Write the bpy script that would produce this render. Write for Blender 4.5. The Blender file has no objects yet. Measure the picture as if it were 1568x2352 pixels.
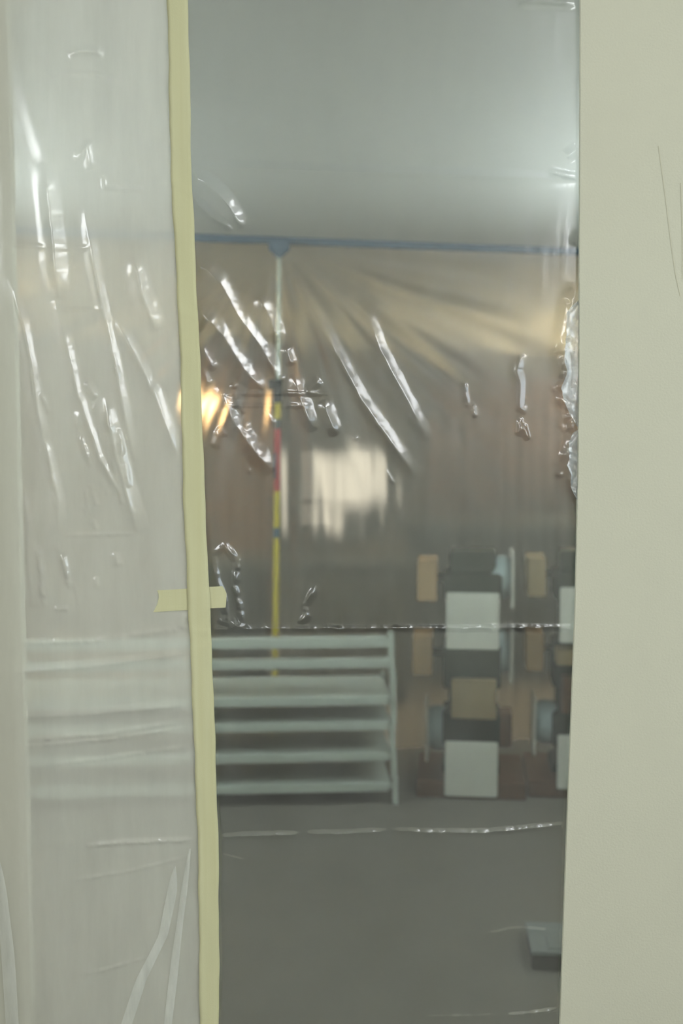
import bpy, bmesh, math, random
import numpy as np
from mathutils import Vector, Matrix

scene = bpy.context.scene
C = scene.collection
W, H, F = 1568.0, 2352.0, 2600.0
CAM_H, PITCH = 1.65, math.radians(5.0)

# ---------------------------------------------------------------- camera
cam = bpy.data.cameras.new('camera')
cam.sensor_fit = 'VERTICAL'; cam.sensor_height = 36.0
cam.lens = F / H * 36.0
cam.clip_start = 0.02
cam.dof.use_dof = True; cam.dof.focus_distance = 1.95; cam.dof.aperture_fstop = 2.8
co = bpy.data.objects.new('camera', cam); C.objects.link(co)
co.location = (0, 0, CAM_H); co.rotation_euler = (math.radians(90) - PITCH, 0, 0)
scene.camera = co

# ---------------------------------------------------------------- world + view
wd = bpy.data.worlds.new('world'); scene.world = wd; wd.use_nodes = True
wd.node_tree.nodes['Background'].inputs[0].default_value = (0.6, 0.65, 0.7, 1)
wd.node_tree.nodes['Background'].inputs[1].default_value = 0.05
vs = scene.view_settings
vs.view_transform = 'Standard'; vs.look = 'None'; vs.gamma = 1.0
vs.use_curve_mapping = False
vs.exposure = 1.06
scene.cycles.sample_clamp_indirect = 20.0
scene.cycles.max_bounces = 6; scene.cycles.diffuse_bounces = 2; scene.cycles.glossy_bounces = 2; scene.cycles.transparent_max_bounces = 12
scene.cycles.use_light_tree = False
scene.cycles.caustics_reflective = False; scene.cycles.caustics_refractive = False

# strengths of the seen lamps and the added lights (used by their builders below)
L_A, L_A_WIN, L_B, L_C, L_SCONCE, L_WIN = 5.0, 2.2, 31.0, 85.0, 6.0, 0.48

# ---------------------------------------------------------------- pixel helpers
def ray(px, py):
    u = (px - W / 2) / F; v = -(py - H / 2) / F
    c, s = math.cos(PITCH), math.sin(PITCH)
    return Vector((u, c + v * s, -s + v * c))
def at_y(px, py, Y):
    d = ray(px, py); t = Y / d.y
    return Vector((d.x * t, Y, CAM_H + d.z * t))
def at_z(px, py, Z):
    d = ray(px, py); t = (Z - CAM_H) / d.z
    return Vector((d.x * t, d.y * t, Z))

# ---------------------------------------------------------------- materials
MATS = {}
def nodes_of(name):
    m = bpy.data.materials.new(name); m.use_nodes = True
    nt = m.node_tree; nt.nodes.clear()
    out = nt.nodes.new('ShaderNodeOutputMaterial')
    MATS[name] = m
    return m, nt, out
def srgb(r, g, b):
    f = lambda c: (c / 255 / 12.92) if c / 255 <= 0.04045 else ((c / 255 + 0.055) / 1.055) ** 2.4
    return (f(r), f(g), f(b), 1)
def plain(name, col, rough=0.6, var=0.08, scale=12, bump=0.0, bscale=200, metal=0.0, spec=0.3):
    m, nt, out = nodes_of(name)
    b = nt.nodes.new('ShaderNodeBsdfPrincipled')
    b.inputs['Roughness'].default_value = rough; b.inputs['Metallic'].default_value = metal
    b.inputs['Specular IOR Level'].default_value = spec
    tc = nt.nodes.new('ShaderNodeTexCoord')
    n = nt.nodes.new('ShaderNodeTexNoise'); n.inputs['Scale'].default_value = scale; n.inputs['Detail'].default_value = 4
    nt.links.new(tc.outputs['Object'], n.inputs['Vector'])
    mx = nt.nodes.new('ShaderNodeMix'); mx.data_type = 'RGBA'
    lo = [max(0, c * (1 - var)) for c in col[:3]]; hi = [min(1, c * (1 + var)) for c in col[:3]]
    mx.inputs[6].default_value = (*lo, 1); mx.inputs[7].default_value = (*hi, 1)
    nt.links.new(n.outputs['Fac'], mx.inputs[0]); nt.links.new(mx.outputs[2], b.inputs['Base Color'])
    if bump:
        n2 = nt.nodes.new('ShaderNodeTexNoise'); n2.inputs['Scale'].default_value = bscale; n2.inputs['Detail'].default_value = 3
        nt.links.new(tc.outputs['Object'], n2.inputs['Vector'])
        bp = nt.nodes.new('ShaderNodeBump'); bp.inputs['Strength'].default_value = bump; bp.inputs['Distance'].default_value = 0.002
        nt.links.new(n2.outputs['Fac'], bp.inputs['Height']); nt.links.new(bp.outputs[0], b.inputs['Normal'])
    nt.links.new(b.outputs[0], out.inputs[0])
    return m
def emis(name, col, s):
    m, nt, out = nodes_of(name)
    e = nt.nodes.new('ShaderNodeEmission'); e.inputs[0].default_value = (*col, 1); e.inputs[1].default_value = s
    nt.links.new(e.outputs[0], out.inputs[0]); return m

def film(name, haze, col, gloss, rough, bump, stretch, refr=0.0, rrough=0.4, ior=1.12, tint=(0.97, 0.98, 0.97), hvar=0.35):
    """clear polythene: straight transmission + milky haze + surface gloss"""
    m, nt, out = nodes_of(name); N = nt.nodes.new; L = nt.links.new
    tc = N('ShaderNodeTexCoord')
    mp = N('ShaderNodeMapping'); mp.inputs['Scale'].default_value = stretch; mp.inputs['Rotation'].default_value = (0, math.radians(-12), 0)
    L(tc.outputs['Object'], mp.inputs[0])
    n = N('ShaderNodeTexNoise'); n.inputs['Scale'].default_value = 4; n.inputs['Detail'].default_value = 6; n.inputs['Roughness'].default_value = 0.6
    L(mp.outputs[0], n.inputs['Vector'])
    bp = N('ShaderNodeBump'); bp.inputs['Strength'].default_value = bump; bp.inputs['Distance'].default_value = 0.006
    L(n.outputs['Fac'], bp.inputs['Height'])
    t = N('ShaderNodeBsdfTransparent'); t.inputs[0].default_value = (*tint, 1)
    base = t.outputs[0]
    if refr > 0:
        r = N('ShaderNodeBsdfRefraction'); r.inputs['IOR'].default_value = ior; r.inputs['Roughness'].default_value = rrough
        r.inputs[0].default_value = (*tint, 1)
        mr = N('ShaderNodeMixShader'); mr.inputs[0].default_value = refr
        L(t.outputs[0], mr.inputs[1]); L(r.outputs[0], mr.inputs[2]); base = mr.outputs[0]
    d = N('ShaderNodeBsdfDiffuse'); d.inputs[0].default_value = (*col, 1)
    tr = N('ShaderNodeBsdfTranslucent'); tr.inputs[0].default_value = (*col, 1)
    md = N('ShaderNodeMixShader'); md.inputs[0].default_value = 0.35
    L(d.outputs[0], md.inputs[1]); L(tr.outputs[0], md.inputs[2])
    mr2 = N('ShaderNodeMapRange'); mr2.inputs[1].default_value = 0.3; mr2.inputs[2].default_value = 0.7
    mr2.inputs[3].default_value = haze * (1 - hvar); mr2.inputs[4].default_value = haze * (1 + hvar)
    L(n.outputs['Fac'], mr2.inputs[0])
    mh = N('ShaderNodeMixShader'); L(mr2.outputs[0], mh.inputs[0]); L(base, mh.inputs[1]); L(md.outputs[0], mh.inputs[2])
    g = N('ShaderNodeBsdfGlossy'); g.inputs['Roughness'].default_value = rough; L(bp.outputs[0], g.inputs['Normal'])
    g2 = N('ShaderNodeBsdfGlossy'); g2.inputs['Roughness'].default_value = min(0.6, rough + 0.2); L(bp.outputs[0], g2.inputs['Normal'])
    gg = N('ShaderNodeMixShader'); gg.inputs[0].default_value = 0.35; L(g.outputs[0], gg.inputs[1]); L(g2.outputs[0], gg.inputs[2])
    mg = N('ShaderNodeMixShader'); mg.inputs[0].default_value = gloss
    L(mh.outputs[0], mg.inputs[1]); L(gg.outputs[0], mg.inputs[2])
    L(mg.outputs[0], out.inputs[0])
    return m

M_WALL = plain('cream_wall_paint', srgb(214, 213, 194), 0.75, 0.025, 9, 0.25, 260)
M_WALLB = plain('inner_room_paint', srgb(205, 203, 188), 0.8, 0.03, 5)
M_CEIL = plain('ceiling_paint', srgb(214, 214, 204), 0.9, 0.03, 3)
M_FLOOR = plain('grey_floor_covering', srgb(112, 108, 100), 0.7, 0.08, 7, 0.2, 90)
M_TAPE = None
M_FILM_R = film('clear_film', 0.065, (0.84, 0.89, 0.88), 0.15, 0.15, 0.12, (3, 1, 1.2))
M_FILM_L = film('milky_film', 0.62, (0.90, 0.89, 0.80), 0.12, 0.15, 0.1, (4, 1, 0.7), hvar=0.09)
M_FILM_2 = film('pleated_film', 0.06, (0.80, 0.80, 0.75), 0.04, 0.42, 0.15, (6, 1, 0.5), refr=0.85, rrough=0.38, ior=1.16)
M_FLAP = film('crumpled_film', 0.42, (0.80, 0.88, 0.95), 0.25, 0.16, 0.5, (14, 1, 9))
M_PLEAT = film('doubled_film', 0.50, (0.95, 0.96, 0.91), 0.05, 0.3, 0.1, (4, 1, 0.7))
M_WHITE = plain('white_enamel', srgb(190, 200, 193), 0.45, 0.04, 6)
M_PANEL = plain('white_board', srgb(214, 216, 208), 0.5, 0.03, 6)
M_DOME = plain('blue_grey_plastic', srgb(160, 178, 182), 0.45, 0.05, 8)
M_TAN = plain('tan_wood', srgb(164, 136, 100), 0.6, 0.12, 10)
M_OCHRE = plain('ochre_wood', srgb(150, 132, 100), 0.6, 0.12, 10)
M_BROWN = plain('brown_wood', srgb(92, 66, 52), 0.6, 0.15, 8)
M_DARKGREEN = plain('dark_green_paint', srgb(28, 40, 36), 0.6, 0.1, 8)
M_DARK = plain('dark_slate', srgb(52, 60, 64), 0.6, 0.1, 5)
M_BLUE = plain('blue_foam', srgb(62, 88, 108), 0.8, 0.1, 40)
M_STEEL = plain('pale_steel', srgb(170, 182, 172), 0.35, 0.05, 20, metal=0.4)
M_BLACK = plain('black_plastic', srgb(36, 38, 42), 0.5, 0.1, 20)
M_YELLOW = plain('yellow_plastic', srgb(205, 188, 62), 0.45, 0.06, 20)
M_RED = plain('red_print', srgb(176, 58, 66), 0.5, 0.08, 30)
M_NAVY = plain('navy_print', srgb(44, 52, 84), 0.5, 0.08, 30)
M_DOOR = plain('brown_door_wood', srgb(122, 94, 70), 0.55, 0.15, 5)
M_CURTAIN = plain('brown_curtain', srgb(112, 92, 84), 0.9, 0.12, 8)
M_FRAME = plain('dark_frame', srgb(66, 74, 78), 0.6, 0.08, 8)
M_SHADE = plain('grey_side_cabinet', srgb(136, 130, 116), 0.7, 0.1, 6)
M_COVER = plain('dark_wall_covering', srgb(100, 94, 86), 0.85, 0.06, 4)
M_CARTON = plain('pale_carton', srgb(120, 124, 122), 0.7, 0.05, 12)
M_CARTON_SIDE = plain('shaded_brown_carton_side', srgb(92, 88, 84), 0.7, 0.05, 12)  # brownish sides of the carton, with their shade put into the colour
M_SCRATCH = plain('scuffed_paint', srgb(211, 209, 188), 0.8, 0.05, 30)
M_LIGHT_A = emis('added_lamp_diffuser', (0.96, 0.985, 1.0), L_A)
M_ADDED_WIN = emis('added_window_glow', (0.80, 0.92, 1.0), L_A_WIN)
M_LIGHT_B = emis('added_uplight_glow', (0.82, 0.93, 1.0), L_B)
M_LIGHT_C = emis('added_lamp_warm_glass', (1.0, 0.80, 0.52), L_C)
M_SCONCE = emis('sconce_glass', (1.0, 0.60, 0.24), L_SCONCE)
M_PANE = emis('daylit_pane', (1.0, 0.88, 0.68), L_WIN)

def make_tape():
    m, nt, out = nodes_of('masking_tape_paper'); N = nt.nodes.new; L = nt.links.new
    tc = N('ShaderNodeTexCoord')
    mp = N('ShaderNodeMapping'); mp.inputs['Scale'].default_value = (60, 1, 1.6); L(tc.outputs['Object'], mp.inputs[0])
    n = N('ShaderNodeTexNoise'); n.inputs['Scale'].default_value = 1.6; n.inputs['Detail'].default_value = 3; L(mp.outputs[0], n.inputs['Vector'])
    mx = N('ShaderNodeMix'); mx.data_type = 'RGBA'
    mx.inputs[6].default_value = srgb(222, 219, 172); mx.inputs[7].default_value = srgb(234, 233, 196)
    L(n.outputs['Fac'], mx.inputs[0])
    n2 = N('ShaderNodeTexNoise'); n2.inputs['Scale'].default_value = 500; L(tc.outputs['Object'], n2.inputs['Vector'])
    bp = N('ShaderNodeBump'); bp.inputs['Strength'].default_value = 0.2; bp.inputs['Distance'].default_value = 0.001
    L(n2.outputs['Fac'], bp.inputs['Height'])
    b = N('ShaderNodeBsdfPrincipled'); b.inputs['Roughness'].default_value = 0.7; b.inputs['Specular IOR Level'].default_value = 0.2
    L(mx.outputs[2], b.inputs['Base Color']); L(bp.outputs[0], b.inputs['Normal'])
    tr = N('ShaderNodeBsdfTranslucent'); L(mx.outputs[2], tr.inputs[0])
    ms = N('ShaderNodeMixShader'); ms.inputs[0].default_value = 0.12
    L(b.outputs[0], ms.inputs[1]); L(tr.outputs[0], ms.inputs[2]); L(ms.outputs[0], out.inputs[0])
    return m
M_TAPE = make_tape()

# ---------------------------------------------------------------- mesh helpers
def obj(name, bm, mat, parent=None, smooth=False):
    me = bpy.data.meshes.new(name); bm.normal_update(); bm.to_mesh(me); bm.free()
    me.materials.append(mat)
    if smooth:
        for p in me.polygons: p.use_smooth = True
    o = bpy.data.objects.new(name, me); C.objects.link(o)
    if parent: o.parent = parent
    return o
def tag(o, label, cat, group=None):
    o['label'] = label; o['category'] = cat
    if group: o['group'] = group
    return o
def thing(name, label, cat, loc=(0, 0, 0), rz=0.0, group=None):
    o = bpy.data.objects.new(name, None); C.objects.link(o); o.empty_display_size = 0.05
    o.location = loc; o.rotation_euler = (0, 0, rz)
    return tag(o, label, cat, group)
def struct(name, bm, mat, label, smooth=False):
    o = obj(name, bm, mat, None, smooth); o['kind'] = 'structure'; o['label'] = label; return o
def bx(bm, x0, x1, y0, y1, z0, z1, bev=0.0):
    r = bmesh.ops.create_cube(bm, size=1.0)
    vs = r['verts']
    bmesh.ops.scale(bm, vec=(x1 - x0, y1 - y0, z1 - z0), verts=vs)
    bmesh.ops.translate(bm, vec=((x0 + x1) / 2, (y0 + y1) / 2, (z0 + z1) / 2), verts=vs)
    if bev:
        es = list({e for v in vs for e in v.link_edges})
        bmesh.ops.bevel(bm, geom=es, offset=bev, segments=2, affect='EDGES')
    return bm
def box(x0, x1, y0, y1, z0, z1, bev=0.0):
    return bx(bmesh.new(), x0, x1, y0, y1, z0, z1, bev)
def lathe(prof, seg=20, bm=None):
    """profile [(r,z)] about z"""
    bm = bm or bmesh.new(); rings = []
    for r, z in prof:
        if r < 1e-6: rings.append([bm.verts.new((0, 0, z))])
        else: rings.append([bm.verts.new((r * math.cos(2 * math.pi * i / seg), r * math.sin(2 * math.pi * i / seg), z)) for i in range(seg)])
    for a, b in zip(rings[:-1], rings[1:]):
        for i in range(seg):
            j = (i + 1) % seg
            if len(a) == 1 and len(b) == 1: continue
            if len(a) == 1: bm.faces.new((a[0], b[j], b[i]))
            elif len(b) == 1: bm.faces.new((a[i], a[j], b[0]))
            else: bm.faces.new((a[i], a[j], b[j], b[i]))
    bmesh.ops.recalc_face_normals(bm, faces=bm.faces[:])
    return bm
def xform(bm, mat):
    bmesh.ops.transform(bm, matrix=mat, verts=bm.verts[:]); return bm

# ================================================================ the setting
WY = 1.938                     # front face of the partition
SY = 1.950                     # plane of the clear sheet
CEIL_A, CEIL_B = 3.6, 2.45
XR = at_y(1311, 1176, WY).x    # right jamb
XL = at_y(42, 1176, WY).x      # left jamb
X0, X1 = -2.6, 2.6
YB, YF = -3.2, 8.8
struct('floor', box(X0, X1, YB, YF, -0.1, 0), M_FLOOR, 'grey brown floor running through the doorway')
struct('ceiling', box(X0, X1, WY + 0.14, YF, CEIL_B, CEIL_B + 0.1), M_CEIL, 'off-white ceiling of the room behind the plastic')
struct('ceiling_front', box(X0, X1, YB, WY, CEIL_A, CEIL_A + 0.1), M_CEIL, 'ceiling of the room in front of the plastic')
def prism(pts, y0, y1):
    """polygon in xz extruded along y"""
    bm = bmesh.new()
    a = [bm.verts.new((x, y0, z)) for x, z in pts]; b = [bm.verts.new((x, y1, z)) for x, z in pts]
    n = len(pts)
    bm.faces.new(a); bm.faces.new(b[::-1])
    for i in range(n):
        j = (i + 1) % n
        bm.faces.new((a[j], a[i], b[i], b[j]))
    bmesh.ops.recalc_face_normals(bm, faces=bm.faces[:])
    return bm
edge = [at_y(x, y, WY) for x, y in ((1333, 0), (1332, 350), (1331, 600), (1330, 850), (1328, 1080), (1325, 1230), (1321, 1400), (1312, 1640), (1304, 1850), (1295, 2100), (1286, 2352), (1275, 2650))]
pts = [(edge[0].x, CEIL_A)] + [(p.x, p.z) for p in edge] + [(edge[-1].x - 0.004, 0.0), (X1, 0.0), (X1, CEIL_A)]
struct('wall_right', bx(prism(pts, WY, WY + 0.010), XR + 0.16, X1, WY + 0.010, WY + 0.14, 0, CEIL_A), M_WALL, 'cream painted wall beside the plastic covered opening')
struct('wall_left', bx(box(XL - 0.2, XL, WY, WY + 0.03, 0, CEIL_A), X0, XL - 0.2, WY, WY + 0.14, 0, CEIL_A), M_WALL, 'cream wall end behind the milky plastic')
struct('wall_header', box(XL, XR - 0.01, WY, WY + 0.14, 2.43, CEIL_A), M_WALL, 'cream wall above the opening')
struct('wall_east', box(X1, X1 + 0.1, YB, YF, 0, CEIL_A), M_WALLB, 'plain side wall')
struct('wall_west', box(X0 - 0.1, X0, YB, YF, 0, CEIL_A), M_WALLB, 'plain side wall')
struct('wall_back', box(X0, X1, YB - 0.1, YB, 0, CEIL_A), M_WALL, 'cream wall behind the viewer')
struct('wall_far', box(X0, X1, YF, YF + 0.1, 0, CEIL_A), M_WALLB, 'far wall beyond the pleated plastic')

# long hairline scuffs in the cream wall paint
def scuff(pts, w):
    bm = bmesh.new(); P = [at_y(x, y, WY - 0.0004) for x, y in pts]
    rows = [(bm.verts.new((p.x - w, p.y, p.z)), bm.verts.new((p.x, p.y - 0.0003, p.z)), bm.verts.new((p.x + w, p.y, p.z))) for p in P]
    for a, b in zip(rows[:-1], rows[1:]):
        bm.faces.new((a[0], a[1], b[1], b[0])); bm.faces.new((a[1], a[2], b[2], b[1]))
    bmesh.ops.recalc_face_normals(bm, faces=bm.faces[:])
    return bm
wr = bpy.data.objects['wall_right']
for pts, w in (([(1512, 335), (1521, 400), (1530, 470), (1541, 560), (1551, 630), (1562, 680)], 0.0012), ([(1563, 420), (1566, 520), (1567, 640)], 0.0009)):
    o = obj('scuff_mark', scuff(pts, w), M_SCRATCH, wr); o['label'] = 'thin grey scuff line in the paint'

# ceiling lamps out of view, added for the highlights on the front sheets ---------------------------------------------------
def added_opal_box(x, y, drop, label):
    t = thing('added_ceiling_light', label, 'added ceiling light', (x, y, CEIL_A))
    obj('light_frame', box(-0.4, 0.4, -0.65, 0.65, -drop - 0.03, -drop, 0.004), M_WHITE, t)
    obj('diffuser', box(-0.36, 0.36, -0.6, 0.6, -drop - 0.30, -drop - 0.031, 0.02), M_LIGHT_A, t)
    if drop > 0.1:
        for k in (-0.5, 0.5): obj('hanger', box(-0.008, 0.008, k - 0.008, k + 0.008, -drop, 0), M_STEEL, t)
added_opal_box(1.60, -0.55, 0.0, 'added unseen deep white opal light fixed flat to the hall ceiling')
added_opal_box(1.75, -2.0, 0.95, 'added unseen deep white opal light hung on rods over the cream wall side')
added_opal_box(-2.05, -1.0, 0.95, 'added unseen deep white opal light hung on rods over the milky sheet side')
def added_batten(x, y, label):  # hidden uplights added to brighten the ceiling behind the plastic
    t = thing('added_batten_light', label, 'added ceiling light', (x, y, CEIL_B))
    obj('light_housing', box(-0.16, 0.16, -0.8, 0.8, -0.42, -0.40, 0.004), M_WHITE, t)
    for k in (-0.5, 0.5): obj('hanger', box(-0.006, 0.006, k - 0.006, k + 0.006, -0.40, 0), M_STEEL, t)
    for k in (-0.09, 0.09):
        tb = lathe([(0, -0.74), (0.028, -0.74), (0.028, 0.74), (0, 0.74)], 14); xform(tb, Matrix.Translation((k, 0, -0.36)) @ Matrix.Rotation(math.radians(90), 4, 'X'))
        obj('tube', tb, M_LIGHT_B, t, False)
added_batten(1.75, 3.5, 'added unseen cool white uplight hung in the storage room near the block towers')
added_batten(-1.95, 3.5, 'added unseen cool white uplight hung in the storage room over the rack end')
# unseen window added in the front room's side wall to broaden the bluish highlights
d = bpy.data.objects.new('added_window', None); C.objects.link(d); d['kind'] = 'structure'; d['label'] = 'added unseen glowing window in the side wall behind the viewer'
d.location = (X1, -0.55, 1.85)
bm = bmesh.new()
for q in ((-1.0, -0.94, -0.6, 0.6), (0.94, 1.0, -0.6, 0.6), (-0.94, 0.94, -0.6, -0.54), (-0.94, 0.94, 0.54, 0.6)):
    bx(bm, -0.05, -0.001, q[0], q[1], q[2], q[3])
obj('window_frame', bm, M_WHITE, d)
obj('mullion', box(-0.045, -0.001, -0.02, 0.02, -0.54, 0.54), M_WHITE, d)
for q in ((-0.94, -0.02), (0.02, 0.94)): obj('pane', box(-0.02, -0.012, q[0], q[1], -0.54, 0.54), M_ADDED_WIN, d)

# ================================================================ room beyond the second sheet
FY = YF
def fx(px, Y): return (px - W / 2) / F * (Y * math.cos(PITCH) + 0.0)
def fz(py, Y): return at_y(W / 2, py, Y).z
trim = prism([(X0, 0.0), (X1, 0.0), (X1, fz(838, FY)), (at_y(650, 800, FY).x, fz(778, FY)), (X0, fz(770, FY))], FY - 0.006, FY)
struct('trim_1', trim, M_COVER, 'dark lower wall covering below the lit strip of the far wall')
# brown door
d = bpy.data.objects.new('door_1', None); C.objects.link(d); d['kind'] = 'structure'; d['label'] = 'brown wooden door beyond the pleated plastic'
dx0, dx1 = at_y(478, 1000, FY).x, at_y(622, 1000, FY).x
d.location = ((dx0 + dx1) / 2, FY - 0.03, 0); hw = (dx1 - dx0) / 2
obj('door_leaf', box(-hw, hw, -0.02, 0.02, 0.005, 2.0), M_DOOR, d)
for a, b in ((0.15, 0.85), (1.0, 1.85)):
    for s in (-1, 1):
        obj('door_panel', box(min(s * 0.05, s * (hw - 0.06)), max(s * 0.05, s * (hw - 0.06)), -0.03, -0.02, a, b, 0.006), M_DOOR, d)
bm = bmesh.new(); bx(bm, -hw - 0.07, -hw, -0.035, 0.03, 0, 2.07); bx(bm, hw, hw + 0.07, -0.035, 0.03, 0, 2.07); bx(bm, -hw, hw, -0.035, 0.03, 2.0, 2.07)
obj('door_frame', bm, M_BROWN, d)
kb = lathe([(0, 0), (0.012, 0), (0.012, 0.03), (0.028, 0.045), (0.03, 0.06), (0.02, 0.072), (0, 0.075)], 14)
xform(kb, Matrix.Translation((hw - 0.05, -0.02, 1.0)) @ Matrix.Rotation(math.radians(90), 4, 'X'))
obj('door_knob', kb, M_STEEL, d, True)
# wall sconce
p = at_y(443, 935, FY - 0.12)
t = thing('wall_sconce', 'glowing warm orange wall lamp next to the brown door', 'wall lamp', (p.x, FY, p.z))
obj('back_plate', box(-0.05, 0.05, -0.015, -0.001, -0.12, 0.06, 0.004), M_BLACK, t)
obj('arm', box(-0.01, 0.01, -0.1, -0.015, -0.09, -0.07), M_BLACK, t)
sh = lathe([(0.0, -0.07), (0.05, -0.06), (0.06, 0.0), (0.055, 0.04), (0.035, 0.07), (0, 0.08)], 18)
xform(sh, Matrix.Translation((0, -0.11, 0))); obj('glass_globe', sh, M_SCONCE, t, True)
# dark post between door and window
p0, p1 = at_y(644, 1000, FY - 0.2).x, at_y(682, 1000, FY - 0.2).x
t = thing('tall_cabinet', 'narrow dark upright cabinet between the brown door and the lit window', 'cabinet', ((p0 + p1) / 2, FY - 0.16, 0))
w_ = (p1 - p0) / 2
obj('body', box(-w_, w_, -0.15, 0.15, 0.0, 1.72, 0.005), M_FRAME, t)
obj('cabinet_door', box(-w_ + 0.012, w_ - 0.012, -0.165, -0.15, 0.08, 1.68, 0.004), M_DARK, t)
# window
wy = FY - 0.02
wx0, wx1 = at_y(690, 1090, wy).x, at_y(848, 1090, wy).x
wz1, wz0 = at_y(784, 1036, wy).z, at_y(784, 1205, wy).z
d = bpy.data.objects.new('window_1', None); C.objects.link(d); d['kind'] = 'structure'; d['label'] = 'small bright window with a warm glow'
d.location = ((wx0 + wx1) / 2, FY, (wz0 + wz1) / 2)
a, b = (wx1 - wx0) / 2, (wz1 - wz0) / 2
bm = bmesh.new(); f = 0.05
for q in ((-a - f, -a, -b - f, b + f), (a, a + f, -b - f, b + f), (-a, a, -b - f, -b), (-a, a, b, b + f)):
    bx(bm, q[0], q[1], -0.05, -0.002, q[2], q[3])
obj('window_frame', bm, M_FRAME, d)
obj('mullion', box(-0.012, 0.012, -0.035, -0.012, -b, b), M_FRAME, d)
obj('transom', box(-a, a, -0.035, -0.012, -b + 0.17, -b + 0.19), M_FRAME, d)
for s in (-1, 1):
    obj('pane', box(min(s * 0.012, s * a), max(s * 0.012, s * a), -0.011, -0.004, -b + 0.19, b), M_PANE, d)
obj('pane', box(-a, -0.012, -0.011, -0.004, -b, -b + 0.17), M_PANE, d)
obj('pane', box(0.012, a, -0.011, -0.004, -b, -b + 0.17), M_DARK, d)
# warm ceiling lamps added out of view to light the upper far wall
for lx, ly, lab in ((2.2, 7.6, 'added unseen warm round ceiling lamp near the brown curtains'), (-2.38, 6.7, 'added unseen warm round ceiling lamp near the brown door')):
    t = thing('added_flush_lamp', lab, 'added ceiling light', (lx, ly, CEIL_B))
    obj('lamp_base', lathe([(0, 0), (0.17, 0), (0.17, -0.03), (0, -0.03)], 24), M_STEEL, t, False)
    obj('glass_bowl', lathe([(0.16, -0.03), (0.15, -0.07), (0.1, -0.105), (0, -0.12)], 24), M_LIGHT_C, t, True)
# curtain and rod
ry = FY - 0.14
rz_ = fz(860, ry); rx0, rx1 = at_y(880, 860, ry).x, 2.45
t = thing('curtain_rod', 'dark horizontal curtain rod above the brown curtains', 'rod', (rx0, ry, rz_))
rb = lathe([(0, 0), (0.03, 0.0), (0.03, 0.03), (0.017, 0.035), (0.017, rx1 - rx0 - 0.04), (0.03, rx1 - rx0 - 0.03), (0.03, rx1 - rx0), (0, rx1 - rx0)], 12)
xform(rb, Matrix.Rotation(math.radians(90), 4, 'Y')); obj('rod', rb, M_FRAME, t)
for k in (0.12, rx1 - rx0 - 0.12):
    obj('bracket', box(k - 0.012, k + 0.012, 0.0, 0.14, -0.02, 0.02), M_FRAME, t)
def curtain(xa, xb, za, zb, seed):
    rnd = random.Random(seed); n = 90; bm = bmesh.new(); cols = []
    for i in range(n + 1):
        u = i / n; x = xa + (xb - xa) * u
        y = ry + 0.03 * math.sin(u * (xb - xa) * 2 * math.pi / 0.085 + seed) + 0.008 * math.sin(u * 41 + seed)
        cols.append((bm.verts.new((x, y, zb)), bm.verts.new((x + 0.008 * math.sin(i), y - 0.01, (za + zb) / 2)), bm.verts.new((x, y - 0.012, za))))
    for a_, b_ in zip(cols[:-1], cols[1:]):
        for k in range(2): bm.faces.new((a_[k], b_[k], b_[k + 1], a_[k + 1]))
    o = obj('curtain', bm, M_CURTAIN, None, True)
    md = o.modifiers.new('s', 'SOLIDIFY'); md.thickness = 0.004
    return o
tag(curtain(at_y(955, 900, ry).x, at_y(1245, 900, ry).x, fz(1215, ry), rz_ - 0.022, 1.0), 'brown pleated curtain hanging from the rod beside the window', 'curtain')
tag(curtain(at_y(1258, 900, ry).x, 2.4, fz(1215, ry), rz_ - 0.022, 4.0), 'brown pleated curtain hanging at the far end of the rod', 'curtain')
# low sideboard under the window and a dark bench below the curtains
sy0, sy1 = 6.5, 7.0
t = thing('sideboard', 'low grey sideboard standing below the lit window', 'cabinet', (at_y(790, 1300, 6.5).x, 6.75, 0))
zt = fz(1290, 6.5); hwid = 0.36
obj('body', box(-hwid, hwid, -0.24, 0.25, 0.06, zt - 0.03), M_SHADE, t)
obj('top', box(-hwid - 0.01, hwid + 0.01, -0.25, 0.25, zt - 0.03, zt, 0.004), M_DARK, t)
for s in (-1, 1):
    dd = obj('cabinet_door', box(min(s * 0.006, s * (hwid - 0.02)), max(s * 0.006, s * (hwid - 0.02)), -0.256, -0.24, 0.1, zt - 0.06, 0.004), M_SHADE, t)
    obj('handle', box(s * 0.05 - 0.008, s * 0.05 + 0.008, -0.27, -0.256, zt - 0.25, zt - 0.15), M_STEEL, dd)
    obj('foot', box(s * (hwid - 0.07) - 0.03, s * (hwid - 0.07) + 0.03, -0.2, 0.2, 0, 0.06), M_DARK, t)
bz = fz(1200, 7.2)
t = thing('dark_chest', 'large dark chest behind the tan block towers', 'chest', (at_y(1130, 1200, 7.2).x, 7.5, 0))
obj('body', box(-0.62, 0.9, -0.28, 0.28, 0, bz - 0.05, 0.01), M_DARK, t)
obj('lid', box(-0.64, 0.92, -0.3, 0.3, bz - 0.05, bz, 0.012), M_DARK, t)
for k in (-0.3, 0.5): obj('latch', box(k - 0.03, k + 0.03, -0.312, -0.3, bz - 0.12, bz - 0.02), M_FRAME, t)
t = thing('storage_chest', 'dark low chest in front of the brown door', 'chest', (at_y(560, 1300, 6.9).x, 7.2, 0))
bz = fz(1285, 6.9)
obj('body', box(-0.3, 0.12, -0.28, 0.28, 0, bz - 0.06, 0.01), M_BLACK, t)
obj('lid', box(-0.31, 0.13, -0.29, 0.29, bz - 0.06, bz, 0.012), M_FRAME, t)

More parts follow.
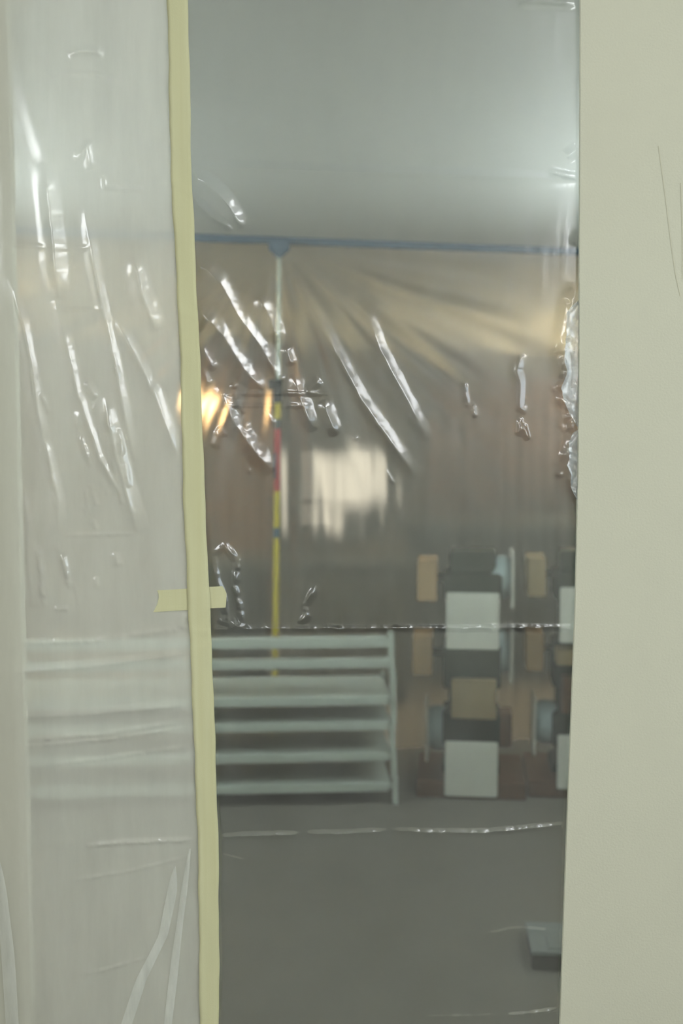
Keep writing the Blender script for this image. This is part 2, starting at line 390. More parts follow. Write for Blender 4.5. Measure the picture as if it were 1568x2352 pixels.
# ================================================================ second, pleated sheet with its rail and pole
RA = at_z(450, 547, CEIL_B - 0.02); RB = at_z(1330, 579, CEIL_B - 0.02)
rd = (RB - RA).normalized(); rang = math.atan2(rd.y, rd.x)
def rail_pt(x):
    s = (x - RA.x) / rd.x
    return RA + rd * s
PX = at_z(641, 556, CEIL_B - 0.02); POLE = rail_pt(PX.x)
s0, s1 = -2.5 - POLE.x, 2.5 - POLE.x
t = thing('sheet_rail', 'long blue foam rail pressed against the ceiling holding pleated plastic', 'rail', POLE, rang)
t.location.z = CEIL_B
obj('foam_bar', box(s0, s1, -0.012, 0.02, -0.034, -0.002, 0.004), M_BLUE, t)
obj('spring_clip', box(-0.6, -0.54, -0.018, -0.012, -0.036, -0.004), M_BLUE, t)
obj('spring_clip', box(0.75, 0.81, -0.018, -0.012, -0.036, -0.004), M_BLUE, t)

# pleated sheet mesh, in the rail's own frame
nx, nz = 520, 200
xs = np.linspace(s0 / math.cos(rang), s1 / math.cos(rang), nx); zs = np.linspace(CEIL_B - 0.03, 0.01, nz)
Xg, Zg = np.meshgrid(xs, zs)
dz = (CEIL_B - 0.03) - Zg
# pleats fan out from the pole head
th = np.arctan2(Xg, dz + 0.02); rr = np.hypot(Xg, dz)
rng = np.random.RandomState(7)
hgt = np.zeros_like(Xg)
for k in range(26):
    fr = rng.uniform(14, 60); ph = rng.uniform(0, 6.28); hgt += rng.uniform(0.4, 1.0) / fr * np.sin(th * fr + ph + 0.6 * np.sin(rr * rng.uniform(1, 4) + ph))
fan = np.clip(rr / 0.5, 0, 1) * np.exp(-(rr / 1.5) ** 2)
hgt = hgt * fan * 0.19
vert = np.zeros_like(Xg)
for k in range(22):
    fr = rng.uniform(15, 95); ph = rng.uniform(0, 6.28); vert += rng.uniform(0.4, 1.0) / fr * np.sin(Xg * fr + ph + 0.5 * np.sin(dz * rng.uniform(0.5, 2.5) + ph))
hgt += vert * np.clip((dz - 0.35) / 0.8, 0, 1) * 0.075
hgt -= hgt.min() * 0.0
hgt *= np.clip(dz / 0.25, 0, 1)
hgt = 0.055 + hgt
verts = np.stack([Xg.ravel(), hgt.ravel(), Zg.ravel() - CEIL_B], 1)
ii = np.arange(nx * nz).reshape(nz, nx)
faces = np.stack([ii[:-1, :-1].ravel(), ii[1:, :-1].ravel(), ii[1:, 1:].ravel(), ii[:-1, 1:].ravel()], 1)
def grid_obj(name, verts, faces, mat):
    me = bpy.data.meshes.new(name)
    me.from_pydata(verts.tolist(), [], faces.tolist()); me.update()
    me.materials.append(mat)
    me.polygons.foreach_set('use_smooth', np.ones(len(me.polygons), dtype=bool))
    o = bpy.data.objects.new(name, me); C.objects.link(o); return o
o = grid_obj('plastic_sheet', verts, faces, M_FILM_2)
o.location = (POLE.x, POLE.y, CEIL_B); o.rotation_euler = (0, 0, rang)
tag(o, 'pleated clear plastic sheet hanging from the blue ceiling rail behind the pole', 'plastic sheet')

# pole
PY = POLE.y - 0.05
def pz(py): return fz(py, PY)
t = thing('support_pole', 'yellow and steel telescopic pole wedged under the blue ceiling rail', 'pole', (at_y(633, 1400, PY).x, PY, 0))
lean = (at_y(641, 600, PY).x - at_y(633, 1400, PY).x) / (pz(600) - pz(1400))
def seg(name, za, zb, r, mat, parent=None, n=16, off=(0, 0)):
    bm = lathe([(0, za), (r, za), (r, zb), (0, zb)], n)
    for v in bm.verts: v.co.x += lean * (v.co.z - pz(1400)) + off[0]; v.co.y += off[1]
    return obj(name, bm, mat, parent or t, False)
foot = lathe([(0, 0), (0.05, 0), (0.05, 0.012), (0.02, 0.03), (0, 0.03)], 20)
for v in foot.verts: v.co.x += lean * (v.co.z - pz(1400))
obj('foot', foot, M_BLACK, t)
tube = seg('tube', 0.02, pz(880), 0.0145, M_YELLOW)
seg('blue_band', pz(1235), pz(1212), 0.0152, M_BLUE, tube)
lab = seg('printed_label', pz(1128), pz(985), 0.0150, M_RED, tube); lab['label'] = 'red printed wrap label on the yellow tube'
zc0, zc1 = pz(1100), pz(1040)
bm = box(-0.0155, -0.004, -0.0155, -0.009, zc0, zc1)
for v in bm.verts: v.co.x += lean * (v.co.z - pz(1400))
obj('label_stripe', bm, M_NAVY, tube)
seg('grey_band', pz(985), pz(962), 0.0152, M_FRAME, tube)
seg('clamp', pz(925), pz(872), 0.021, M_BLACK)
bm = box(-0.045, -0.012, -0.02, 0.01, pz(895), pz(872), 0.004)
for v in bm.verts: v.co.x += lean * (v.co.z - pz(1400))
obj('clamp_lever', bm, M_BLACK, t)
seg('extension_rod', pz(880), pz(585), 0.0075, M_STEEL)
hd = bmesh.new()
zt, zb = CEIL_B - 0.036, pz(592)
ring = []
for z, a_, b_ in ((zb, 0.008, 0.008), (zb + (zt - zb) * 0.55, 0.046, 0.03), (zt, 0.046, 0.03)):
    xo = lean * (z - pz(1400))
    ring.append([hd.verts.new((xo + sx * a_, sy_ * b_, z)) for sx, sy_ in ((-1, -1), (1, -1), (1, 1), (-1, 1))])
for a_, b_ in zip(ring[:-1], ring[1:]):
    for i in range(4): hd.faces.new((a_[i], a_[(i + 1) % 4], b_[(i + 1) % 4], b_[i]))
hd.faces.new(ring[0][::-1]); hd.faces.new(ring[-1])
obj('head', hd, M_BLUE, t)

# ================================================================ white tiered rack
RY = 4.66; RBK = 5.02
rrz = math.radians(3.5)
rx_r = at_y(893, 1600, RY).x; rx_l = -1.38
t = thing('tiered_rack', 'long white metal rack with two rails over four wide shelves', 'rack', (rx_r, RY, 0), rrz)
def rzp(py): return fz(py, RY)
Lr = rx_r - rx_l
rails = ((1465, 1488), (1513, 1535)); shelves = ((1599, 1620), (1657, 1677), (1728, 1748), (1798, 1818))
for a_, b_ in rails:
    obj('rail', box(-Lr, 0.0, 0.0, 0.06, rzp(b_), rzp(a_), 0.004), M_WHITE, t)
for k, (a_, b_) in enumerate(shelves):
    bm = bmesh.new()
    bx(bm, -Lr, 0.0, 0.0, 0.018, rzp(b_), rzp(a_), 0.003)
    bx(bm, -Lr, 0.0, 0.018, 0.40, rzp(a_) - 0.012, rzp(a_) - 0.003)
    bx(bm, -Lr, 0.0, 0.385, 0.40, rzp(b_) + 0.005, rzp(a_) - 0.013)
    obj('shelf', bm, M_WHITE, t)
def post(flip, yo):
    segs = [((891, 1452), (904, 1545), 13), ((896, 1540), (909, 1604), 13), ((896, 1600), (909, 1668), 13), ((894, 1664), (907, 1728), 13), ((897, 1724), (910, 1788), 13), ((902, 1784), (912, 1850), 12)]
    L_, R_ = [], []
    for (xa, ya), (xb, yb), w_ in segs:
        L_ += [(xa, ya), (xb - w_ + 2, yb)]; R_ += [(xa + w_, ya), (xb + 2, yb)]
    pts = [(at_y(x, y, RY).x - rx_r, max(0.0, at_y(x, y, RY).z)) for x, y in L_ + R_[::-1]]
    bm = prism(pts, yo, yo + 0.022)
    if flip:
        for v in bm.verts: v.co.x = -Lr - v.co.x
        bmesh.ops.recalc_face_normals(bm, faces=bm.faces[:])
    return bm
for flip in (0, 1):
    obj('front_upright', post(flip, -0.002), M_WHITE, t)
    sx = -Lr - 0.02 if flip else 0.0
    obj('back_upright', box(sx, sx + 0.02, 0.38, 0.40, 0, rzp(1590)), M_WHITE, t)
    bm = bmesh.new()
    for a_, b_ in shelves: bx(bm, sx, sx + 0.014, 0.018, 0.385, rzp(b_) + 0.004, rzp(a_) - 0.014)
    obj('side_brace', bm, M_WHITE, t)

# ================================================================ towers of panels and blocks
def dome(px_len):
    return lathe([(0.0, 0.0), (0.085, 0.0), (0.098, -0.03), (0.096, -0.07), (0.08, -0.115), (0.05, -0.15), (0.03, px_len * -1.0), (0, -px_len)], 20)
def tower(cx_px, label, lv):
    TY = 4.95; rz = math.radians(-6.0)
    c = at_y(cx_px, 1600, TY); t = thing('block_tower', label, 'tower', (c.x, TY, 0), rz, None)
    z = lambda py, Y: fz(py, Y)
    TF = TY - 0.23
    obj('base', box(-0.235, 0.235, -0.22, 0.2, 0.0, 0.075, 0.006), M_BROWN, t)
    obj('post', box(-0.1, 0.1, -0.085, 0.105, 0.075, z(lv['top'], TY), 0.006), M_DARKGREEN, t)
    for a_, b_ in lv['hub']:
        obj('hub', box(-0.125, 0.125, -0.11, 0.12, z(b_, TY), z(a_, TY), 0.008), M_DARKGREEN, t)
    for a_, b_ in lv['front']:
        zc = (z(a_, TF) + z(b_, TF)) / 2; h = (z(a_, TF) - z(b_, TF)) / 2
        pl = obj('square_panel', box(-0.112, 0.112, -0.235, -0.222, zc - h, zc + h, 0.004), M_PANEL, t)
        dm = dome(0.2); xform(dm, Matrix.Translation((0, -0.222, zc)) @ Matrix.Rotation(math.radians(90), 4, 'X'))
        obj('cup', dm, M_DOME, pl, True)
    for s, key in ((-1, 'left'), (1, 'right')):
        for a_, b_ in lv[key]:
            zc = (z(a_, TY) + z(b_, TY)) / 2; h = (z(a_, TY) - z(b_, TY)) / 2
            xo = lv['off'][key]
            pl = obj('square_panel', box(min(s * xo, s * (xo + 0.012)), max(s * xo, s * (xo + 0.012)), -0.115, 0.115, zc - h, zc + h, 0.004), M_PANEL, t)
            dm = dome(xo - 0.03); xform(dm, Matrix.Translation((s * xo, 0, zc)) @ Matrix.Rotation(math.radians(90) * s, 4, 'Y'))
            obj('cup', dm, M_DOME, pl, True)
    for a_, b_, x0, x1, yc, dep, m in lv['blocks']:
        Y = TY + yc
        xa = at_y(x0, 1500, Y).x - c.x; xb = at_y(x1, 1500, Y).x - c.x
        obj('block', box(xa, xb, yc, yc + dep, z(b_, Y), z(a_, Y), 0.004), m, t)
        # arm carrying the block
        zc = (z(a_, Y) + z(b_, Y)) / 2; xm = (xa + xb) / 2
        if abs(xm) > 0.07:
            obj('arm', box(min(xm, 0), max(xm, 0), yc + dep / 2 - 0.015, yc + dep / 2 + 0.015, zc - 0.015, zc + 0.015), M_DARKGREEN, t)
    return t
tower(1082, 'tower of white square panels and tan wood blocks next to the white rack', dict(
    top=1262, hub=[(1310, 1372), (1470, 1570), (1625, 1700), (1740, 1800)],
    front=[(1362, 1492), (1704, 1830)], left=[(1608, 1735)], right=[(1262, 1388), (1432, 1556)], off=dict(left=0.188, right=0.165),
    blocks=[(1290, 1384, 963, 1009, -0.12, 0.22, M_TAN), (1466, 1556, 953, 1000, -0.12, 0.22, M_TAN),
            (1564, 1652, 1046, 1150, -0.16, 0.1, M_OCHRE), (1640, 1714, 1140, 1180, -0.06, 0.14, M_BROWN)]))
tower(1330, 'tower of white square panels and ochre wood blocks beside the cream wall', dict(
    top=1262, hub=[(1310, 1372), (1470, 1570), (1625, 1700), (1740, 1800)],
    front=[(1350, 1478), (1690, 1814)], left=[(1596, 1722)], right=[(1262, 1388)], off=dict(left=0.195, right=0.165),
    blocks=[(1284, 1374, 1217, 1260, -0.12, 0.22, M_OCHRE), (1460, 1546, 1216, 1258, -0.12, 0.22, M_TAN),
            (1494, 1530, 1290, 1340, -0.2, 0.1, M_OCHRE), (1556, 1640, 1302, 1390, -0.16, 0.1, M_BROWN)]))

# flat carton lying on the floor by the wall
c0 = at_z(1222, 2228, 0.0)
t = thing('flat_carton', 'low pale carton lying on the floor behind the cream wall edge', 'carton', c0, math.radians(-4))
obj('carton_body', box(0, 0.42, 0, 0.2, 0, 0.045, 0.003), M_CARTON_SIDE, t)
obj('carton_lid', box(-0.004, 0.424, -0.004, 0.204, 0.046, 0.056, 0.003), M_CARTON, t)
obj('flap', box(0.05, 0.37, 0.02, 0.1, 0.057, 0.060), M_CARTON, t)

# ================================================================ front plastic sheets
def pl_dist(X, Z, pts):
    """distance to a polyline and fraction along it"""
    best = np.full(X.shape, 1e9); u = np.zeros_like(X); sgn = np.ones_like(X)
    segs = [math.dist(a, b) for a, b in zip(pts[:-1], pts[1:])]; tot = sum(segs); acc = 0
    for (a, b), l in zip(zip(pts[:-1], pts[1:]), segs):
        dx, dzz = (b[0] - a[0]) / l, (b[1] - a[1]) / l
        tt = np.clip((X - a[0]) * dx + (Z - a[1]) * dzz, 0, l)
        ex = X - a[0] - tt * dx; ez = Z - a[1] - tt * dzz
        dd = np.hypot(ex, ez); k = dd < best
        best[k] = dd[k]; u[k] = ((acc + tt) / tot)[k]; sgn[k] = np.sign(ex * -dzz + ez * dx + 1e-12)[k]
        acc += l
    return best, u, sgn
mm = 0.001
PXM = SY / F * 1.004   # metres per photo pixel on the sheet plane
def wrinkles(X, Z, ridges, Y, noise):
    Hh = np.zeros_like(X); Hd = np.zeros_like(X)
    for pts, wpx, amp in ridges:
        P = [(at_y(x, y, Y).x, at_y(x, y, Y).z) for x, y in pts]
        w = wpx * PXM
        xs_ = [p[0] for p in P]; zs_ = [p[1] for p in P]
        k = (X > min(xs_) - 6 * w) & (X < max(xs_) + 6 * w) & (Z > min(zs_) - 6 * w) & (Z < max(zs_) + 6 * w)
        if not k.any(): continue
        dd, u, sg = pl_dist(X[k], Z[k], P)
        env = np.clip(np.minimum(u, 1 - u) * 5, 0.0, 1.0) ** 0.7
        if wpx < 7.5 or amp < 0:         # sharp fold
            Hh[k] += amp * env * np.exp(-(dd / w) ** 2) * (1 + 0.5 * noise[k])
        elif wpx >= 18:                   # broad soft swell
            Hh[k] += amp * env * np.exp(-(dd / w) ** 2)
        else:                             # drawn wrinkle: one steep flank, one long soft one
            sl = 0.30 * (0.6 + 0.4 * min(1.0, amp / (4 * mm)))
            wf = 2.0 * w
            q = dd * sg / wf + 0.035 * noise[k]
            qc = np.clip(q, 0, 1); pos = np.where(q > 0, (0.85 * (1 - qc) - 0.275 * (1 - qc * qc)) / 0.575, np.clip(1 + q / 1.3, 0, 1) ** 2)
            Hd[k] = np.maximum(Hd[k], 1.15 * sl * wf * env * pos)
    return Hh + Hd
def vnoise(X, Z, fx_, fz_, seed, octs=3):
    r = np.random.RandomState(seed); out = np.zeros_like(X)
    for o_ in range(octs):
        for k in range(7):
            a = r.uniform(0, 6.28); s = 2 ** o_ * r.uniform(0.6, 1.5)
            out += np.sin(X * fx_ * s * math.cos(a) * 1.4 + Z * fz_ * s * math.sin(a) * 1.4 + r.uniform(0, 6.28)) / (2 ** o_) / 7 ** 0.5
    return out * 0.7

rnd = random.Random(11)
R = [  # right, clear sheet: (photo polyline, half width px, height m)
    ([(440, 398), (480, 425), (520, 468), (556, 524)], 14, 6 * mm), ([(440, 455), (490, 500), (540, 530)], 9, 4 * mm),
    ([(440, 600), (478, 622), (505, 650), (545, 725), (600, 800), (648, 886)], 14, 7 * mm),
    ([(448, 700), (510, 770), (560, 850), (610, 900)], 16, 6 * mm), ([(592, 680), (612, 715), (640, 785)], 13, 6 * mm),
    ([(456, 790), (492, 850)], 9, 4 * mm), ([(460, 850), (480, 885)], 8, 4 * mm), ([(655, 795), (668, 840)], 9, 4 * mm),
    ([(716, 705), (760, 790), (830, 920), (900, 1020), (955, 1095)], 12, 0.4 * mm), ([(838, 705), (870, 800), (940, 930), (980, 1010)], 11, 0.3 * mm),
    ([(500, 880), (530, 960), (570, 1020), (625, 1085)], 16, 5 * mm), ([(560, 960), (575, 1040)], 9, 3 * mm),
    ([(672, 860), (690, 920), (720, 990)], 13, 5 * mm), ([(735, 870), (700, 905)], 9, 4 * mm), ([(740, 920), (770, 1000)], 12, 4 * mm),
    ([(487, 1275), (515, 1252), (545, 1290), (540, 1350), (552, 1400), (556, 1440)], 6.5, 4.2 * mm), ([(492, 1280), (496, 1330), (512, 1370), (520, 1420), (555, 1440)], 6.5, 4 * mm), ([(500, 1420), (525, 1436), (560, 1438)], 6, 3 * mm),
    ([(725, 1345), (702, 1390), (704, 1415), (688, 1434)], 6.5, 3.6 * mm),
    ([(1326, 650), (1302, 740), (1296, 800), (1290, 870)], 14, 5 * mm), ([(1282, 880), (1300, 905), (1326, 930)], 9, 5 * mm), ([(1276, 905), (1312, 940), (1322, 985)], 10, 5 * mm),
    ([(1330, 860), (1305, 900)], 6, 4 * mm), ([(1200, 812), (1186, 850), (1194, 880), (1192, 935), (1210, 950)], 8, 5 * mm), ([(1196, 960), (1192, 1000)], 6, 4 * mm), ([(1200, 975), (1212, 1010)], 6, 4 * mm),
    ([(1325, 975), (1302, 1030), (1308, 1100), (1326, 1150)], 10, 6 * mm), ([(1328, 1000), (1318, 1060), (1326, 1110)], 10, -4 * mm),
    ([(1330, 340), (1312, 352), (1300, 362)], 8, 3 * mm), ([(1260, 390), (1300, 402), (1330, 405)], 7, 3 * mm), ([(1330, 530), (1318, 560)], 6, 3 * mm),
    ([(1065, 880), (1072, 935)], 6, 2.5 * mm), ([(1086, 930), (1092, 960)], 6, 2 * mm),
    # packing folds
    ([(440, 1447), (620, 1444), (900, 1443), (1324, 1441)], 4.5, 3.8 * mm), ([(495, 905), (640, 903), (770, 904)], 4, 2.2 * mm), ([(500, 931), (720, 932)], 4, 1.6 * mm),
    ([(505, 1925), (560, 1921), (690, 1918)], 5, 3.4 * mm), ([(703, 1917), (780, 1917), (892, 1911)], 5, 3.4 * mm), ([(893, 1909), (1000, 1913), (1120, 1913), (1304, 1896)], 5, 3.4 * mm),
    ([(1160, 2336), (1240, 2328), (1294, 2318)], 4, 2.4 * mm), ([(960, 2338), (1160, 2336)], 5, 1.2 * mm),
    ([(1090, 2156), (1180, 2137), (1240, 2139), (1296, 2146)], 6, 1.4 * mm),
    ([(440, 382), (900, 398), (1330, 412)], 9, 0.35 * mm), ([(1190, 4), (1240, 0), (1330, 8)], 8, 3 * mm),
    ([(500, 1962), (566, 1980)], 3, 1 * mm),
]
for k in range(18):      # crushed area beside the tape
    x = rnd.triangular(455, 900, 520); y = rnd.triangular(780, 1090, 920); l = rnd.uniform(12, 55); a = math.radians(rnd.gauss(62, 18))
    R.append(([(x, y), (x + l * math.cos(a), y + l * math.sin(a))], rnd.uniform(4, 9), rnd.uniform(0.6, 2.0) * mm))
for k in range(60):      # crushed edge along the wall
    x = rnd.triangular(1270, 1330, 1322); y = rnd.triangular(640, 1150, 900); l = rnd.uniform(10, 40); a = math.radians(rnd.gauss(70, 45))
    R.append(([(x, y), (x + l * math.cos(a), y + l * math.sin(a))], rnd.uniform(5, 7.4), rnd.uniform(1.5, 3.2) * mm))
for k in range(16):
    x = rnd.uniform(500, 1300); y = 1442 + rnd.uniform(-1, 4); l = rnd.uniform(6, 26)
    R.append(([(x, y), (x + l, y + rnd.uniform(-2, 2))], 4, rnd.uniform(1.2, 2.4) * mm))
LFT = [  # left, milky sheet
    ([(28, 640), (60, 740), (78, 830), (95, 960), (112, 1040)], 9, 4 * mm), ([(128, 690), (160, 800), (182, 900), (232, 1050), (290, 1150), (312, 1222)], 9, 4.5 * mm),
    ([(195, 470), (222, 620), (238, 700), (252, 760), (272, 860), (292, 965), (312, 1060)], 9, 4.5 * mm), ([(180, 945), (190, 1010), (212, 1070)], 7, 3.4 * mm),
    ([(268, 735), (330, 850), (384, 975)], 10, 3 * mm), ([(245, 905), (262, 1010), (290, 1120), (318, 1222)], 15, 5 * mm), ([(275, 985), (300, 1120)], 7, 3 * mm),
    ([(58, 1100), (70, 1200), (72, 1280), (82, 1390)], 8, 4 * mm), ([(94, 1250), (106, 1390)], 7, 3 * mm), ([(100, 985), (125, 1080), (140, 1150), (140, 1225)], 8, 4 * mm),
    ([(150, 1270), (165, 1350)], 7, 3 * mm), ([(45, 20), (66, 200), (114, 360), (134, 600), (190, 800)], 30, 3 * mm), ([(110, 380), (130, 560), (140, 690)], 14, 3 * mm),
    ([(310, 590), (330, 680), (360, 760)], 14, 3 * mm), ([(340, 860), (380, 970), (415, 1060)], 12, 2.4 * mm),
    ([(0, 563), (70, 566), (120, 574), (230, 570)], 5, 1 * mm), ([(130, 713), (250, 711)], 4, 1.2 * mm), ([(150, 1228), (320, 1224)], 4, 1.2 * mm),
    ([(130, 1394), (162, 1395)], 5, 2.4 * mm), ([(60, 1692), (250, 1682), (440, 1650)], 6, 1.3 * mm), ([(50, 1708), (250, 1694), (440, 1668)], 5, 1.5 * mm), ([(120, 1750), (240, 1738), (440, 1712)], 5, 1.2 * mm),
    ([(20, 1470), (230, 1468), (430, 1440)], 7, 1.4 * mm), ([(20, 1540), (230, 1525), (430, 1500)], 9, 1.4 * mm), ([(40, 1640), (200, 1636), (430, 1618)], 8, 1.2 * mm),
    ([(200, 1936), (290, 1929), (460, 1927)], 6, 3.2 * mm), ([(160, 2014), (300, 1996), (455, 1960)], 4, 1.2 * mm), ([(160, 2232), (240, 2220), (360, 2188)], 4, 1.3 * mm),
    ([(160, 130), (200, 122), (242, 128)], 9, 3 * mm), ([(120, 178), (200, 172), (300, 192)], 7, 1.6 * mm), ([(210, 118), (235, 124)], 8, 3 * mm),
    ([(178, 372), (205, 340), (215, 392)], 9, 2.6 * mm), ([(238, 405), (244, 432), (330, 436)], 6, 2 * mm), ([(430, 1410), (420, 1445)], 8, 3 * mm), ([(388, 330), (392, 390)], 8, 3 * mm),
]
for k in range(22):
    x = rnd.triangular(50, 330, 270); y = rnd.triangular(700, 1400, 1080); l = rnd.uniform(14, 60); a = math.radians(rnd.gauss(75, 8))
    LFT.append(([(x, y), (x + l * math.cos(a), y + l * math.sin(a))], rnd.uniform(4, 8), rnd.uniform(0.5, 1.6) * mm))

TAPE_L = [(378, -300), (384, 0), (392, 400), (403, 600), (412, 780), (415, 860), (420, 1130), (430, 1350), (437, 1500), (445, 1700), (455, 1960), (457, 2150), (458, 2352), (459, 2700), (460, 3700)]
TAPE_R = [(426, -300), (432, 0), (440, 400), (449, 600), (457, 780), (461, 860), (470, 1130), (480, 1350), (487, 1500), (494, 1700), (502, 1960), (503, 2150), (503, 2352), (503, 2700), (503, 3700)]
def tape_edge(edge, Y):
    P = [at_y(x, y, Y) for x, y in edge]
    zz = np.array([p.z for p in P])[::-1]; xx = np.array([p.x for p in P])[::-1]
    return lambda z: np.interp(z, zz, xx)
TYP = 1.9405
tl, tr_ = tape_edge(TAPE_L, TYP), tape_edge(TAPE_R, TYP)

def front_sheet(name, mat, xa_f, xb_f, base_f, ridges, nx, seed, label, edge_fade):
    zs = np.concatenate([np.linspace(2.46, 2.36, 8, endpoint=False), np.linspace(2.36, 0.5, 760), np.linspace(0.49, 0.005, 60)])
    u = np.linspace(0, 1, nx)
    Z = np.repeat(zs[:, None], nx, 1)
    X = np.stack([xa_f(z) + (xb_f(z) - xa_f(z)) * u for z in zs])
    noise = vnoise(X, Z, 160, 110, seed, 3)
    hh = wrinkles(X, Z, ridges, SY, noise)
    hh += 0.0009 * vnoise(X, Z, 9, 5, seed + 1, 2) + 0.00012 * vnoise(X, Z, 90, 30, seed + 2, 2)
    hh *= edge_fade(X, Z, u)
    Y = base_f(X, Z) - np.clip(hh, -0.006, 0.012)
    verts = np.stack([X.ravel(), Y.ravel(), Z.ravel()], 1)
    nz = len(zs); ii = np.arange(nx * nz).reshape(nz, nx)
    faces = np.stack([ii[:-1, :-1].ravel(), ii[1:, :-1].ravel(), ii[1:, 1:].ravel(), ii[:-1, 1:].ravel()], 1)
    o = grid_obj(name, verts, faces, mat)
    return tag(o, label, 'plastic sheet')
def fade_r(X, Z, u):
    d = X - np.vectorize(lambda z: 0.0)(Z) if False else X - tr_(Z)
    return np.clip(d / 0.012 + 0.45, 0.0, 1.0)
clear_sheet = front_sheet('plastic_sheet', M_FILM_R, lambda z: float(tl(z)) + 0.004, lambda z: XR + 0.045, lambda X, Z: SY + 0.004 + 0.0 * X, R, 300, 3,
            'clear plastic sheet stretched between the masking tape and the cream wall', fade_r)
# crumpled flaps of spare film folded back along the wall edge
def flap(left, right, seed):
    r = random.Random(seed); bm = bmesh.new(); n = 12; rows = []
    ys = sorted({p[1] for p in left} | {p[1] for p in right})
    y0, y1 = left[0][1], left[-1][1]
    for k in range(41):
        y = y0 + (y1 - y0) * k / 40
        xa = np.interp(y, [p[1] for p in left], [p[0] for p in left]) + 2.5 * math.sin(k * 0.45 + seed + math.sin(k * 0.3)) + r.uniform(-1, 1)
        xb = np.interp(y, [p[1] for p in right], [p[0] for p in right])
        row = []
        for c in range(n + 1):
            u = c / n; p = at_y(xa + (xb - xa) * u, y, SY)
            h = 0.0022 * math.sin(k * 0.31 + u * 5 + seed + 2 * math.sin(k * 0.17)) + 0.0012 * math.sin(k * 0.83 - u * 4 + 3 * math.sin(k * 0.29 + seed)) + r.uniform(-0.0003, 0.0003)
            row.append(bm.verts.new((p.x, SY - 0.004 - h * (1 if c < n else 0.2), p.z)))
        rows.append(row)
    for a, b in zip(rows[:-1], rows[1:]):
        for c in range(n): bm.faces.new((a[c], b[c], b[c + 1], a[c + 1]))
    return bm
for k, (l, r_) in enumerate((([(1322, 985), (1304, 1020), (1303, 1070), (1312, 1120), (1326, 1150)], [(1330, 985), (1329, 1070), (1327, 1150)]),
                             ([(1326, 690), (1300, 720), (1294, 790), (1300, 850), (1288, 890), (1300, 930), (1326, 990)], [(1331, 690), (1330, 850), (1329, 990)]))):
    o = obj('folded_flap', flap(l, r_, k + 2), M_FLAP, clear_sheet, True); o['label'] = 'crumpled bluish fold of film'
XLL = at_y(-260, 1176, WY).x
def base_l(X, Z):
    k = np.clip((X - (XL - 0.01)) / (tl(Z) - XL + 0.01), 0, 1)
    return 1.930 + (1.9455 - 1.930) * k
def fade_l(X, Z, u):
    d = tl(Z) - X
    k = np.clip(d / 0.02 + 0.05, 0, 1)
    return k * np.where(X < XL + 0.005, 0.55, 1.0)
milky_sheet = front_sheet('plastic_sheet', M_FILM_L, lambda z: XLL, lambda z: float(tr_(z)) - 0.003, base_l, LFT, 240, 8,
            'milky plastic sheet covering the opening on the far side of the tape from the wall', fade_l)

# doubled-over pleats of film running down the milky sheet
def pleat(pts, wa, wb, seed):
    bm = bmesh.new(); rows = []; n = 6
    P = [(np.interp(t, np.linspace(0, 1, len(pts)), [p[0] for p in pts]), np.interp(t, np.linspace(0, 1, len(pts)), [p[1] for p in pts])) for t in np.linspace(0, 1, 50)]
    for k, (x, y) in enumerate(P):
        hw = (wa + (wb - wa) * k / 49) / 2 + 0.8 * math.sin(k * 0.23 + seed) - (wa / 2 - 1) * max(0.0, 1 - k / 14) ** 2; row = []
        for c in range(n + 1):
            u = c / n; p = at_y(x + (2 * u - 1) * hw, y, SY - 0.01)
            yb = float(base_l(np.array([p.x]), np.array([p.z]))[0])
            row.append(bm.verts.new((p.x, yb - 0.0035 - 0.0022 * math.sin(u * math.pi), p.z)))
        rows.append(row)
    for a, b in zip(rows[:-1], rows[1:]):
        for c in range(n): bm.faces.new((a[c], b[c], b[c + 1], a[c + 1]))
    o = obj('pleat', bm, M_PLEAT, milky_sheet, True)
for k, a in enumerate((([(402, 1990), (395, 2049), (375, 2148), (325, 2248), (288, 2360), (270, 2420)], 22, 24), ([(436, 1950), (418, 2082), (405, 2182), (388, 2331), (378, 2420)], 14, 20),
                       ([(0, 1960), (10, 2049), (23, 2182), (33, 2341), (36, 2440)], 22, 34))):
    pleat(*a, k)
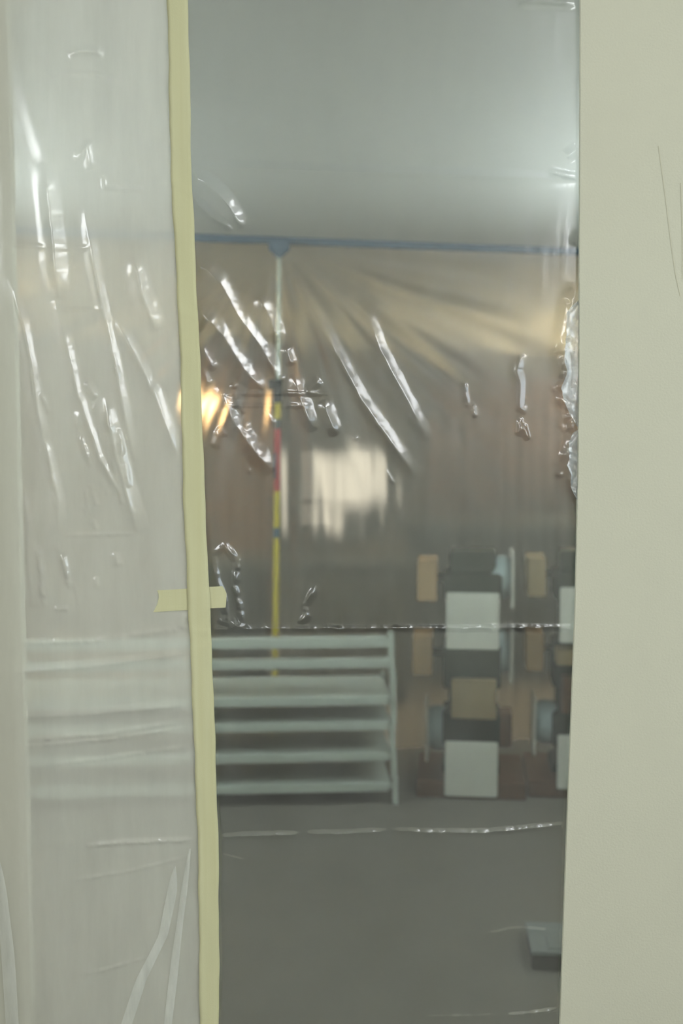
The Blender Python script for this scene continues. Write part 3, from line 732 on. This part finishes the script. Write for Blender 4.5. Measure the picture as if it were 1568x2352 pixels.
# ================================================================ masking tape
def tape_strip():
    bm = bmesh.new(); zs = np.concatenate([np.linspace(2.42, 0.5, 330), np.linspace(0.49, 0.03, 20)]); cols = 7
    r = random.Random(5); rows = []
    zc = at_y(455, 1375, TYP).z
    for z in zs:
        xa, xb = float(tl(z)), float(tr_(z))
        xa += 0.0006 * math.sin(z * 37) + 0.0004 * math.sin(z * 91); xb += 0.0006 * math.sin(z * 29 + 1) + 0.0003 * math.sin(z * 77)
        row = []
        for c in range(cols):
            u = c / (cols - 1)
            h = 0.0007 * math.sin(u * 5 + z * 9) * math.sin(z * 23 + 1.3) + 0.0011 * math.exp(-((z - zc) / 0.022) ** 2)
            for cz, cs, ca in ((at_y(455, 1408, TYP).z, 0.6, 0.0016), (at_y(455, 1450, TYP).z, -0.15, 0.0012), (at_y(440, 1120, TYP).z, 0.3, 0.0006), (at_y(420, 720, TYP).z, -0.5, 0.0012), (at_y(425, 815, TYP).z, 0.5, 0.0010), (at_y(460, 2020, TYP).z, 0.3, 0.001), (at_y(415, 430, TYP).z, -0.6, 0.001), (at_y(445, 1490, TYP).z, 0.2, 0.001)):
                h += ca * math.exp(-((z - cz - cs * (u - 0.5) * 0.036) / 0.004) ** 2)
            row.append(bm.verts.new((xa + (xb - xa) * u, TYP - h, z)))
        rows.append(row)
    for a, b in zip(rows[:-1], rows[1:]):
        for c in range(cols - 1): bm.faces.new((a[c], b[c], b[c + 1], a[c + 1]))
    bmesh.ops.recalc_face_normals(bm, faces=bm.faces[:])
    o = obj('masking_tape', bm, M_TAPE, None, True)
    m = o.modifiers.new('s', 'SOLIDIFY'); m.thickness = 0.0003; m.offset = -1
    return o
tag(tape_strip(), 'long vertical strip of pale yellow masking tape joining the plastic sheets', 'masking tape')
def cross_tape():
    bm = bmesh.new()
    top = [(361, 1356), (400, 1354), (432, 1352), (455, 1350), (480, 1348), (508, 1346)]
    bot = [(352, 1406), (400, 1403), (436, 1401), (458, 1399), (483, 1397), (500, 1395.5)]
    n = 6; rows = []
    for (a, b) in zip(top, bot):
        row = []
        for k in range(n + 1):
            u = k / n; x = a[0] + (b[0] - a[0]) * u; y = a[1] + (b[1] - a[1]) * u
            if a[0] < 365: x += (0, 5, 7, 7, 6, 3, 0)[k] * 0.9
            if a[0] > 500: x = (511, 516, 520, 520, 519.5, 519, 518)[k]
            p = at_y(x, y, 1.9422); row.append(bm.verts.new((p.x, p.y - 0.0003 * math.sin(x * 0.2 + u * 4), p.z)))
        rows.append(row)
    for a, b in zip(rows[:-1], rows[1:]):
        for c in range(n): bm.faces.new((a[c], a[c + 1], b[c + 1], b[c]))
    bmesh.ops.recalc_face_normals(bm, faces=bm.faces[:])
    o = obj('masking_tape', bm, M_TAPE)
    m = o.modifiers.new('s', 'SOLIDIFY'); m.thickness = 0.0003; m.offset = -1
    return o
tag(cross_tape(), 'short torn piece of masking tape stuck crosswise under the long strip', 'masking tape')
